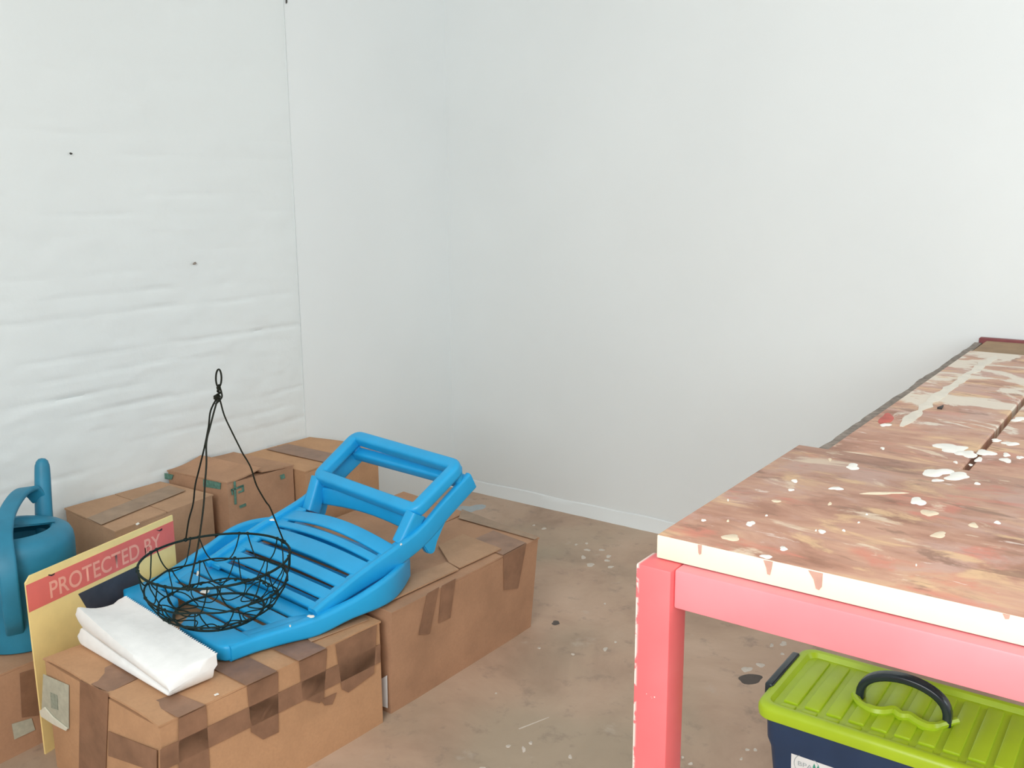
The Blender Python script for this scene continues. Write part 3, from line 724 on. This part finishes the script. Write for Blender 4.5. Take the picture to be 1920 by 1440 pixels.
# -- backrest
RP = [(-0.012, 0.353), (0.05, 0.374), (0.15, 0.4055), (0.25, 0.431), (0.325, 0.452), (0.38, 0.478), (0.432, 0.510), (0.49, 0.5415), (0.545, 0.5705)]
def rz(v):
    for (a, za), (b_, zb) in zip(RP, RP[1:]):
        if v <= b_: return za + (zb - za) * (v - a) / (b_ - a)
    return RP[-1][1]
def rslope(v): return (rz(v + 0.02) - rz(v - 0.02)) / 0.04
def rail2(u, width, th, v0=None, v1=None):
    pts = [P(u, v, z) for v, z in RP]; pts = smooth_path(pts, 4); rings = []
    for i, p in enumerate(pts):
        t = (pts[min(i + 1, len(pts) - 1)] - pts[max(i - 1, 0)]).normalized(); nn = U.cross(t).normalized()
        d = th * (0.40 + 0.60 * min(1, i / 10))
        rings.append([p - nn * (d / 2) + U * a + nn * b for a, b in rrect(width / 2, d / 2, 0.007, 3)])
    bm = B(); loft(bm, rings); return bm
BW0, BW1 = -0.502, 0.0
back = LG.part('backrest', rail2(BW1 - 0.010, 0.020, 0.056), M['blue'], label='slatted blue backrest')
LG.part('side_rail', rail2(BW0 + 0.010, 0.020, 0.056), M['blue'], back)
# slats: boundaries of the slots measured along the rail
slots = [0.030, 0.078, 0.128, 0.196, 0.229]
lo = 0.002; bounds = []
for k, s in enumerate(slots + [0.283]):
    hg = 0.0068 if k < 3 else 0.0036
    bounds.append((lo, s - hg)); lo = s + hg
for i, (a, b_) in enumerate(bounds):
    arch = 0.003 + 0.022 * (i / 5) ** 2
    vm = (a + b_) / 2
    LG.part('slat', cross(BW0 + 0.018, BW1 - 0.018, a, b_, rz(vm) - 0.013, 0.010, arch, slope=rslope(vm)), M['blue'], back)
# edge strips that join the slat ends
for uu in ((BW0 + 0.018, BW0 + 0.058), (BW1 - 0.046, BW1 - 0.018)):
    pts = [(v / 20 * 0.30) for v in range(21)]
    rings = [[P((uu[0] + uu[1]) / 2, v, rz(v) - 0.0180) + U * a + Z * b for a, b in rrect((uu[1] - uu[0]) / 2, 0.005, 0.003, 2)] for v in pts]
    bm = B(); loft(bm, rings); LG.part('edge_strip', bm, M['blue'], back)
LG.part('cross_beam', cross(BW0 + 0.018, BW1 - 0.018, 0.368, 0.394, 0.476, 0.056, 0.020, slope=0.0, r=0.008), M['blue'], back, label='arched cross beam')
LG.part('head_bar', cross(BW0 + 0.012, BW1 - 0.012, 0.508, 0.543, rz(0.53) - 0.002, 0.034, 0.0, slope=0.6, r=0.008), M['blue'], back)
# lug under the right rail
lug = [(0.345, 0.430), (0.374, 0.382), (0.392, 0.374), (0.402, 0.380), (0.406, 0.408), (0.428, 0.440), (0.458, 0.468), (0.455, 0.50), (0.36, 0.455)]
for uu in (BW1 - 0.020, BW0 + 0.002):
    bm = B(); loft(bm, [[P(uu, v, z) for v, z in lug], [P(uu + 0.018, v, z) for v, z in lug]])
    bmesh.ops.bevel(bm, geom=list(bm.edges), offset=0.003, segments=2, affect='EDGES'); LG.part('lug', bm, M['blue'], back)
# -- raised frame at the head end: four bars on two posts
RNL = P(-0.474, 0.378, 0.508); RNR = P(-0.026, 0.352, 0.503); RFR = P(-0.014, 0.508, 0.594); RFL = P(-0.482, 0.536, 0.596)
def bar(p0, p1, wid, th, upv, r=0.011):
    p0 = Vector(p0); p1 = Vector(p1); t = (p1 - p0).normalized(); s = Vector(upv).cross(t).normalized(); q = t.cross(s); rings = []
    n_ = 8
    for i in range(n_ + 1):
        p = lerp(p0, p1, i / n_); rings.append([p + s * a + q * b for a, b in rrect(wid / 2, th / 2, r, 4)])
    bm = B(); loft(bm, rings); bmesh.ops.bevel(bm, geom=[e for e in bm.edges if e.is_boundary], offset=0.001, affect='EDGES'); return bm
upr = (RNR - RNL).cross(RFL - RNL).normalized()
# closed loop with rounded corners
def ring_loop(corners, r_, wid, th, nrm):
    pts = []
    k = len(corners)
    for i, c_ in enumerate(corners):
        a = (corners[i - 1] - c_).normalized(); b_ = (corners[(i + 1) % k] - c_).normalized()
        p0 = c_ + a * r_; p2 = c_ + b_ * r_
        for j in range(7):
            t = j / 6; pts.append(p0 * (1 - t) ** 2 + c_ * (2 * t * (1 - t)) + p2 * t * t)
    rings = []
    n_ = len(pts)
    for i, p in enumerate(pts):
        t = (pts[(i + 1) % n_] - pts[i - 1]).normalized(); s = nrm.cross(t).normalized()
        rings.append([p + s * a + nrm * b for a, b in rrect(wid / 2, th / 2, 0.011, 4)])
    rings.append(rings[0]); bm = B(); loft(bm, rings, cap=False); bmesh.ops.remove_doubles(bm, verts=bm.verts, dist=1e-5); return bm
fr = LG.part('support_frame', ring_loop([RNL, RNR, RFR, RFL], 0.024, 0.038, 0.038, upr), M['blue'], label='raised rectangular support frame')
for top, bot in ((RNL, P(-0.462, 0.330, 0.412)), (RNR, P(-0.040, 0.312, 0.420))):
    LG.part('post', bar(top - upr * 0.005, bot, 0.050, 0.040, U), M['blue'], fr)
for top, bot in ((RFL, P(-0.480, 0.528, 0.552)), (RFR, P(-0.018, 0.515, 0.548))):
    LG.part('post', bar(top, bot, 0.026, 0.022, U), M['blue'], fr)
# white flecks
for x, y, a, b_, z in [(511, 975, 5, 2, 0.437), (583, 1156, 6, 2.5, 0.352), (371, 1075, 3, 4, 0.345), (385, 1109, 9, 3.5, 0.337), (752, 1021, 2, 1.5, 0.437), (544, 1174, 2, 1.5, 0.343), (273, 1089, 3, 1.5, 0.330)]:
    LG.part('paint_fleck', px_blob(x, y, a, b_, z, 0.3, 0.002), M['white_paint'])

# ------------------------------------------------------------------ wire hanging basket
RZ, BZ = 0.487, 0.352
bc = at_z(405, 1047, RZ); bcx, bcy = bc.x, bc.y
WB = Thing('wire_basket', 'dark wire hanging basket standing on the blue lounger', 'basket', (bcx, bcy, BZ - 0.004))
R0 = 0.176
def bowl(a, t):       # t 0 rim .. 1 bottom ring
    prof = [(0.0, 1.0, 0.0), (0.25, 0.985, 0.27), (0.5, 0.93, 0.55), (0.75, 0.80, 0.82), (1.0, 0.60, 1.0), (1.4, 0.20, 1.02)]
    for (t0, r0, z0), (t1, r1, z1) in zip(prof, prof[1:]):
        if t <= t1 + 1e-9:
            f = (t - t0) / (t1 - t0); r_ = r0 + (r1 - r0) * f; z_ = z0 + (z1 - z0) * f; break
    rad = R0 * r_ * (1 + 0.012 * math.sin(3 * a + 1))
    return Vector((bcx + rad * math.cos(a), bcy + rad * math.sin(a), RZ + (BZ - RZ) * z_ + 0.003 * math.sin(2 * a)))
def ringpts(t, k=64, wob=0.0, sd=0.0):
    return [bowl(2 * math.pi * i / k, t + wob * math.sin(2 * math.pi * i / k * 9 + sd)) for i in range(k)]
WB.part('rim', tube(B(), ringpts(0), 0.0031, 8, True), M['wire'])
WB.part('ring', tube(B(), ringpts(0.43, 90, 0.014, 0.4), 0.0024, 6, True), M['wire'])
WB.part('ring', tube(B(), ringpts(0.75, 90, 0.012, 2.0), 0.0022, 6, True), M['wire'])
WB.part('ring', tube(B(), ringpts(1.0, 64, 0.0), 0.0030, 6, True), M['wire'])
rnd = random.Random(3); NL = 9
ties = []
for i in range(NL):          # upper row of loops hanging from the rim
    a0 = 2 * math.pi * (i + 0.10) / NL; a1 = 2 * math.pi * (i + 0.92) / NL; dp = rnd.uniform(0.40, 0.50)
    pts = []
    for j in range(19):
        f = j / 18; x = abs(2 * f - 1); tt = dp * (1 - x ** 2.6)
        pts.append(bowl(a0 + (a1 - a0) * (0.5 + 0.5 * math.copysign(x ** 0.75, 2 * f - 1)), tt))
    WB.part('wire_loop', tube(B(), pts, 0.0017, 5), M['wire']); ties += [(a0, 0.0, 0.0048), (a1, 0.0, 0.0048)]
for i in range(12):         # middle row, offset
    a0 = 2 * math.pi * (i + 0.28) / 12; a1 = 2 * math.pi * (i + 1.18) / 12; dp = rnd.uniform(0.32, 0.42)
    pts = []
    for j in range(19):
        f = j / 18; x = abs(2 * f - 1); tt = 0.43 + dp * (1 - x ** 2.4)
        pts.append(bowl(a0 + (a1 - a0) * (0.5 + 0.5 * math.copysign(x ** 0.75, 2 * f - 1)), tt))
    WB.part('wire_loop', tube(B(), pts, 0.0016, 5), M['wire']); ties += [(a0, 0.43, 0.0044), ((a0 + a1) / 2, 0.76, 0.0042)]
for i in range(10):          # lowest row, rounded loops turning in under the bottom
    ac = 2 * math.pi * (i + 0.5) / 10; pts = []
    for j in range(22):
        b_ = 2 * math.pi * j / 22
        pts.append(bowl(ac + 0.29 * math.cos(b_), 0.98 + 0.24 * math.sin(b_)))
    WB.part('wire_loop', tube(B(), pts, 0.0016, 5, True), M['wire']); ties += [(ac, 0.77, 0.0042), (ac + 0.26, 1.0, 0.004)]
for i in range(1):           # base wire
    a = math.pi * i / 2 + 0.3
    p0, p1 = bowl(a, 1.0), bowl(a + math.pi, 1.0)
    WB.part('base_wire', tube(B(), [p0, lerp(p0, p1, 0.5) + Vector((0, 0, -0.001 - 0.0012 * i)), p1], 0.0016, 5), M['wire'])
def knot(c, r): 
    bm = B(); bmesh.ops.create_icosphere(bm, subdivisions=1, radius=r)
    for v in bm.verts: v.co = v.co * (1 + 0.3 * noise.noise(v.co * 300)) + Vector(c)
    return bm
for a, t, r in ties: WB.part('tie', knot(bowl(a, t), r), M['wire'])
# three hanger wires twisted together under a hook loop
viewn = -FW
FH = Vector((FW.x, FW.y, 0)).normalized()
def hang(x, y, k): return at_plane(x, y, Vector((bcx, bcy, 0)) + FH * k, FH)
def project(p):
    d = p - O; return 960 + F * d.dot(RT) / d.dot(FW), 720 - F * d.dot(UP) / d.dot(FW)
def rim_at(x, y):
    best = min((bowl(2 * math.pi * i / 360, 0) for i in range(360)), key=lambda p: (project(p)[0] - x) ** 2 + (project(p)[1] - y) ** 2); return best
def hw_(pxs, name='hanger_wire', r=0.0021):
    end = rim_at(*pxs[-1]); ke = (end - Vector((bcx, bcy, 0))).dot(FH); y0, y1 = pxs[0][1], pxs[-1][1]
    pts = [hang(x, y, ke * (y - y0) / (y1 - y0)) for x, y in pxs[:-1]] + [end]
    WB.part('tie', knot(end, 0.006), M['wire'])
    return WB.part(name, tube(B(), smooth_path(pts, 5), r, 6), M['wire_brown'])
hw_([(408, 744), (395, 770), (391, 800), (383, 840), (372, 885), (366, 910), (362, 945), (354, 975), (346, 1001)])
hw_([(410, 746), (404, 762), (394, 800), (387, 830), (387, 870), (384, 910), (382, 945), (377, 985), (371, 1025), (362, 1068), (352, 1101)])
hw_([(409, 742), (413, 752), (421, 780), (436, 812), (449, 838), (455, 850), (470, 876), (481, 910), (498, 940), (506, 951), (518, 980), (530, 1019)])
pts = [hang(410 + 5.2 * math.sin(a), 709 - 16.5 * math.cos(a), 0) for a in [2 * math.pi * i / 24 for i in range(24)]]
WB.part('hook_loop', tube(B(), pts, 0.0022, 6, True), M['wire_brown'])
WB.part('twist', tube(B(), [hang(410 + 2.5 * math.sin(i * 1.3), 722 + i * 1.35, 0.004 * math.cos(i * 1.3)) for i in range(20)], 0.0026, 6), M['wire_brown'])
WB.part('twist', tube(B(), smooth_path([hang(411, 722, 0), hang(415, 735, 0), hang(416, 744, 0), hang(411, 751, 0), hang(404, 758, 0)], 5), 0.0022, 6), M['wire_brown'])
WB.part('tie', knot(hang(406, 745, 0), 0.0075), M['wire_brown'])
WB.part('tie', knot(hang(410, 728, 0), 0.0055), M['wire_brown'])

# ------------------------------------------------------------------ folded white cloth
Q1 = at_z(236, 1117, 0.352); Q2 = at_z(408, 1226, 0.348)
N4 = at_z(147, 1207, 0.2895); N3 = at_z(319, 1309, 0.2895); nd_ = (N3 - N4).normalized(); npl = Vector((nd_.y, -nd_.x, 0))
def nz_(x, y): return at_plane(x, y, N4, npl).z
CL = Thing('folded_cloth', 'white folded cloth with a pinked zigzag edge', 'cloth', ((Q1.x + N3.x) / 2, (Q1.y + N3.y) / 2, 0.2885))
# heights of the visible near edge: top of upper layer, its fold, the crevice, the fold of the lower layer (left end, right end)
HT = (nz_(152, 1139), nz_(318, 1287)); HF = (nz_(145, 1157), nz_(318, 1295)); HC = (nz_(160, 1184), nz_(316, 1301)); HL = (nz_(146, 1203), nz_(319, 1306))
na = 96; rings = []
def under(p):
    v = (p - L0).dot(Vd); return 0.331 if v > SV0 - 0.016 else 0.2890
def lp2(h, a): return h[0] + (h[1] - h[0]) * a
for i in range(na + 1):
    a = i / na; zig = 0.0030 * (1 if i % 2 else -1)
    f0 = lerp(Q1, Q2, a); n0 = lerp(N4, N3, a)
    ht, hf, hc, hl = (lp2(h, a ** 0.85) for h in (HT, HF, HC, HL))
    dirb = Vector((n0.x - f0.x, n0.y - f0.y, 0)).normalized()
    def pt(b_, z): return Vector((f0.x + (n0.x - f0.x) * b_, f0.y + (n0.y - f0.y) * b_, z))
    def zt(b_):
        return f0.z + (ht - f0.z) * b_ ** 1.2 - 0.012 * (1 - a) ** 3 * math.sin(b_ * math.pi) + 0.0035 * noise.noise(Vector((a * 3.5, b_ * 2.5, 1))) + 0.006 * max(0, 1 - abs(b_ - 0.55) * 3) * max(0, a - 0.3)
    prof = [pt(0.0, zt(0)) - dirb * zig]
    for b_ in (0.07, 0.16, 0.28, 0.4, 0.52, 0.64, 0.76, 0.86, 0.93): prof.append(pt(b_, zt(b_)))
    prof += [pt(0.975, ht - 0.002), pt(0.995, (ht + hf) / 2), pt(1.0, hf), pt(0.985, hf - (hf - hc) * 0.5), pt(0.95, hc + 0.0015), pt(0.80, hc + 0.0008), pt(0.80, hc - 0.0008), pt(0.955, hc - 0.0015), pt(0.99, hc - (hc - hl) * 0.5), pt(1.004, hl), pt(0.998, 0.2915), pt(0.975, 0.2890)]
    for b_ in (0.8, 0.6, 0.45, 0.33, 0.2, 0.1): prof.append(pt(b_, min(zt(b_) - 0.004, under(pt(b_, 0)))))
    prof.append(pt(0.02, zt(0) - 0.003))
    e0 = min(1, a / 0.045)
    if e0 < 1:         # each layer is a rounded fold at the left end
        k0 = max(0.2, math.sqrt(max(0, 1 - (1 - e0) ** 2)))
        def rnd0(j_, p):
            b_ = min(1, max(0, (Vector((p.x, p.y, 0)) - Vector((f0.x, f0.y, 0))).dot(dirb) / (Vector((n0.x, n0.y, 0)) - Vector((f0.x, f0.y, 0))).length))
            zm = 0.5 * (zt(b_) + hc) if j_ <= 15 else 0.5 * (hc + 0.29)
            if j_ > 21: zm = max(zm, p.z)
            return Vector((p.x, p.y, zm + (p.z - zm) * k0)) if b_ > 0.25 else p
        prof = [rnd0(j_, p) for j_, p in enumerate(prof)]
    e = min(1, (1 - a) / 0.035)
    if e < 1:          # closed fold at the right end
        k = math.sqrt(max(0, 1 - (1 - e) ** 2)); k = max(k, 0.15)
        prof = [Vector((p.x, p.y, 0.5 * (zt(0.5) + 0.292) * 0 + (lambda zm: zm + (p.z - zm) * k)(0.5 * (zt(min(1, max(0, (p - f0).dot(dirb) / max(1e-6, (Vector((n0.x, n0.y, 0)) - Vector((f0.x, f0.y, 0))).length)))) + 0.290)))) if j_ > 3 else p for j_, p in enumerate(prof)]
    rings.append(prof)
bm = B(); loft(bm, rings); CL.part('cloth', bm, M['cloth'], smooth=60)

# ------------------------------------------------------------------ yellow warning sign
SA = Vector((-2.165, 1.013, 0)); SB = Vector((-2.265, 1.483, 0)); sd_ = (SB - SA).normalized(); sn = Vector((sd_.y, -sd_.x, 0)); ST = 0.4635
SG = Thing('warning_sign', 'yellow sign board with a red band reading protected by', 'sign', ((SA + SB) / 2))
def S(x, y, off=0.0): return at_plane(x, y, SA + sn * 0.003, sn) + sn * off
LS = (SB - SA).length
def SP(s, z): return SA + sd_ * s + Z * z
bm = B(); out = [SP(0, 0.0), SP(LS, 0.0), SP(LS, ST), SP(0.014, ST), SP(0, ST - 0.014)]
loft(bm, [[p - sn * 0.0015 for p in out], [p + sn * 0.003 for p in out]]); plate = SG.part('plate', bm, M['sign_yellow'], smooth=0)
def onsign(name, pts, off, mat, label=None): return SG.part(name, slab([p + sn * (0.003 + off) for p in pts], sn, 0.0005), mat, plate, label, smooth=0)
onsign('red_band', [SP(0.0, ST - 0.088), SP(LS, ST - 0.086), SP(LS, ST - 0.017), SP(0.0, ST - 0.019)], 0.0002, M['sign_red'])
o0 = S(93, 1108); o1 = S(300, 1008)
s0 = (o0 - SA).dot(sd_); s1 = (o1 - SA).dot(sd_)
bt = text_bm('PROTECTED BY', SP(s0, ST - 0.077) + sn * 0.0036, sd_ * (s1 - s0), Z, 0.060, 0.0006, 0.012)
SG.part('lettering', bt, M['sign_letters'], plate, 'pale red lettering', smooth=0)
e0 = (S(146, 1111) - SA).dot(sd_); e1 = (S(259, 1063) - SA).dot(sd_)
zt_ = ST - 0.099
onsign('emblem', [SP(e0, zt_), SP(e0 + 0.02, zt_ - 0.045), SP(e0 + 0.035, zt_ - 0.10), SP(e0 + 0.06, zt_ - 0.15), SP(e1 - 0.02, zt_ - 0.15), SP(e1, zt_ - 0.05), SP(e1, zt_)], 0.0003, M['sign_dark'], 'dark slate emblem')
for pxs in ([(90, 1077), (97, 1077), (102, 1074), (101, 1077), (96, 1080), (90, 1079)], [(291, 993), (298, 994), (303, 990), (303, 994), (298, 996)]):
    SG.part('ink_mark', slab([S(x, y, 0.0014) for x, y in pxs], sn, 0.0005), M['black_print'], plate, smooth=0)

# ------------------------------------------------------------------ watering can
WX, WY, WZ = -2.374, 1.103, 0.2255
WC = Thing('watering_can', 'teal blue plastic watering can with upright spout on a low box', 'watering can', (WX, WY, WZ))
dv = Vector((WX, WY, 0)).normalized(); dr = Vector((dv.y, -dv.x, 0))
def lathe(prof, n_=48):
    bm = B(); rings = [[Vector((WX + r * math.cos(2 * math.pi * i / n_), WY + r * math.sin(2 * math.pi * i / n_), WZ + z)) for i in range(n_)] for r, z in prof]
    loft(bm, rings); return bm
prof = [(0.118, 0.0), (0.124, 0.004), (0.126, 0.02), (0.131, 0.10), (0.135, 0.20), (0.136, 0.245), (0.134, 0.262), (0.128, 0.275), (0.116, 0.284), (0.098, 0.289)]
hole_r = 0.083
outer = lathe(prof + [(hole_r + 0.004, 0.290), (hole_r, 0.287), (hole_r - 0.002, 0.278), (0.10, 0.262), (0.122, 0.24), (0.122, 0.10), (0.112, 0.012), (0.02, 0.010)])
WC.part('body', outer, M['teal'])
# half cover over the far part of the filling hole, sloping up to the spout
c0 = Vector((WX, WY, WZ))
bm = B(); g = []
for i in range(17):
    a = math.radians(-92 + 184 * i / 16); row = []
    for j in range(6):
        f = j / 5; r_ = lerp(hole_r + 0.012, 0.0, f)
        d_ = dv * math.cos(a) + dr * math.sin(a)
        p = c0 + d_ * r_ + dv * (0.012 * f) + Z * (0.288 + 0.020 * math.sin(f * math.pi * 0.5) * max(0, math.cos(a)) ** 0.5)
        row.append(p)
    g.append(row)
vv = [[bm.verts.new(p) for p in r] for r in g]; tt = [[bm.verts.new(p + Z * 0.004) for p in r] for r in g]
for i in range(16):
    for j in range(5):
        bm.faces.new((vv[i][j], vv[i + 1][j], vv[i + 1][j + 1], vv[i][j + 1])); bm.faces.new((tt[i][j], tt[i][j + 1], tt[i + 1][j + 1], tt[i + 1][j]))
WC.part('hole_cover', bm, M['teal'], smooth=60)
# spout rising from the far side
sp = [c0 + dv * 0.08 + dr * 0.062 + Z * 0.05, c0 + dv * 0.105 + dr * 0.068 + Z * 0.18, c0 + dv * 0.120 + dr * 0.073 + Z * 0.29, c0 + dv * 0.138 + dr * 0.080 + Z * 0.385, c0 + dv * 0.145 + dr * 0.082 + Z * 0.412]
spp = smooth_path(sp, 6)
bm = tube(B(), spp, lambda i: 0.026 - 0.0085 * i / len(spp), 16)
bmesh.ops.create_icosphere(bm, subdivisions=2, radius=0.0172, matrix=Matrix.Translation(spp[-1]))
WC.part('spout', bm, M['teal'])
# strap handle from the foot of the spout over the hole and down the near side
hp = [c0 + dv * 0.118 + dr * 0.066 + Z * 0.325, c0 + dv * 0.10 + dr * 0.045 + Z * 0.358, c0 + dv * 0.05 + dr * 0.018 + Z * 0.364, c0 - dv * 0.03 - dr * 0.012 + Z * 0.345, c0 - dv * 0.11 - dr * 0.026 + Z * 0.315, c0 - dv * 0.165 - dr * 0.026 + Z * 0.262, c0 - dv * 0.178 - dr * 0.026 + Z * 0.19, c0 - dv * 0.160 - dr * 0.026 + Z * 0.11, c0 - dv * 0.122 - dr * 0.026 + Z * 0.062]
hpp = smooth_path(hp, 6); rings = []
for i, p in enumerate(hpp):
    t = (hpp[min(i + 1, len(hpp) - 1)] - hpp[max(i - 1, 0)]).normalized(); s = (dr - t * dr.dot(t)).normalized(); q = t.cross(s)
    wd_ = 0.021
    rings.append([p + s * a + q * b for a, b in rrect(wd_, 0.0075, 0.0065, 4)])
bm = B(); loft(bm, rings); WC.part('handle', bm, M['teal'])
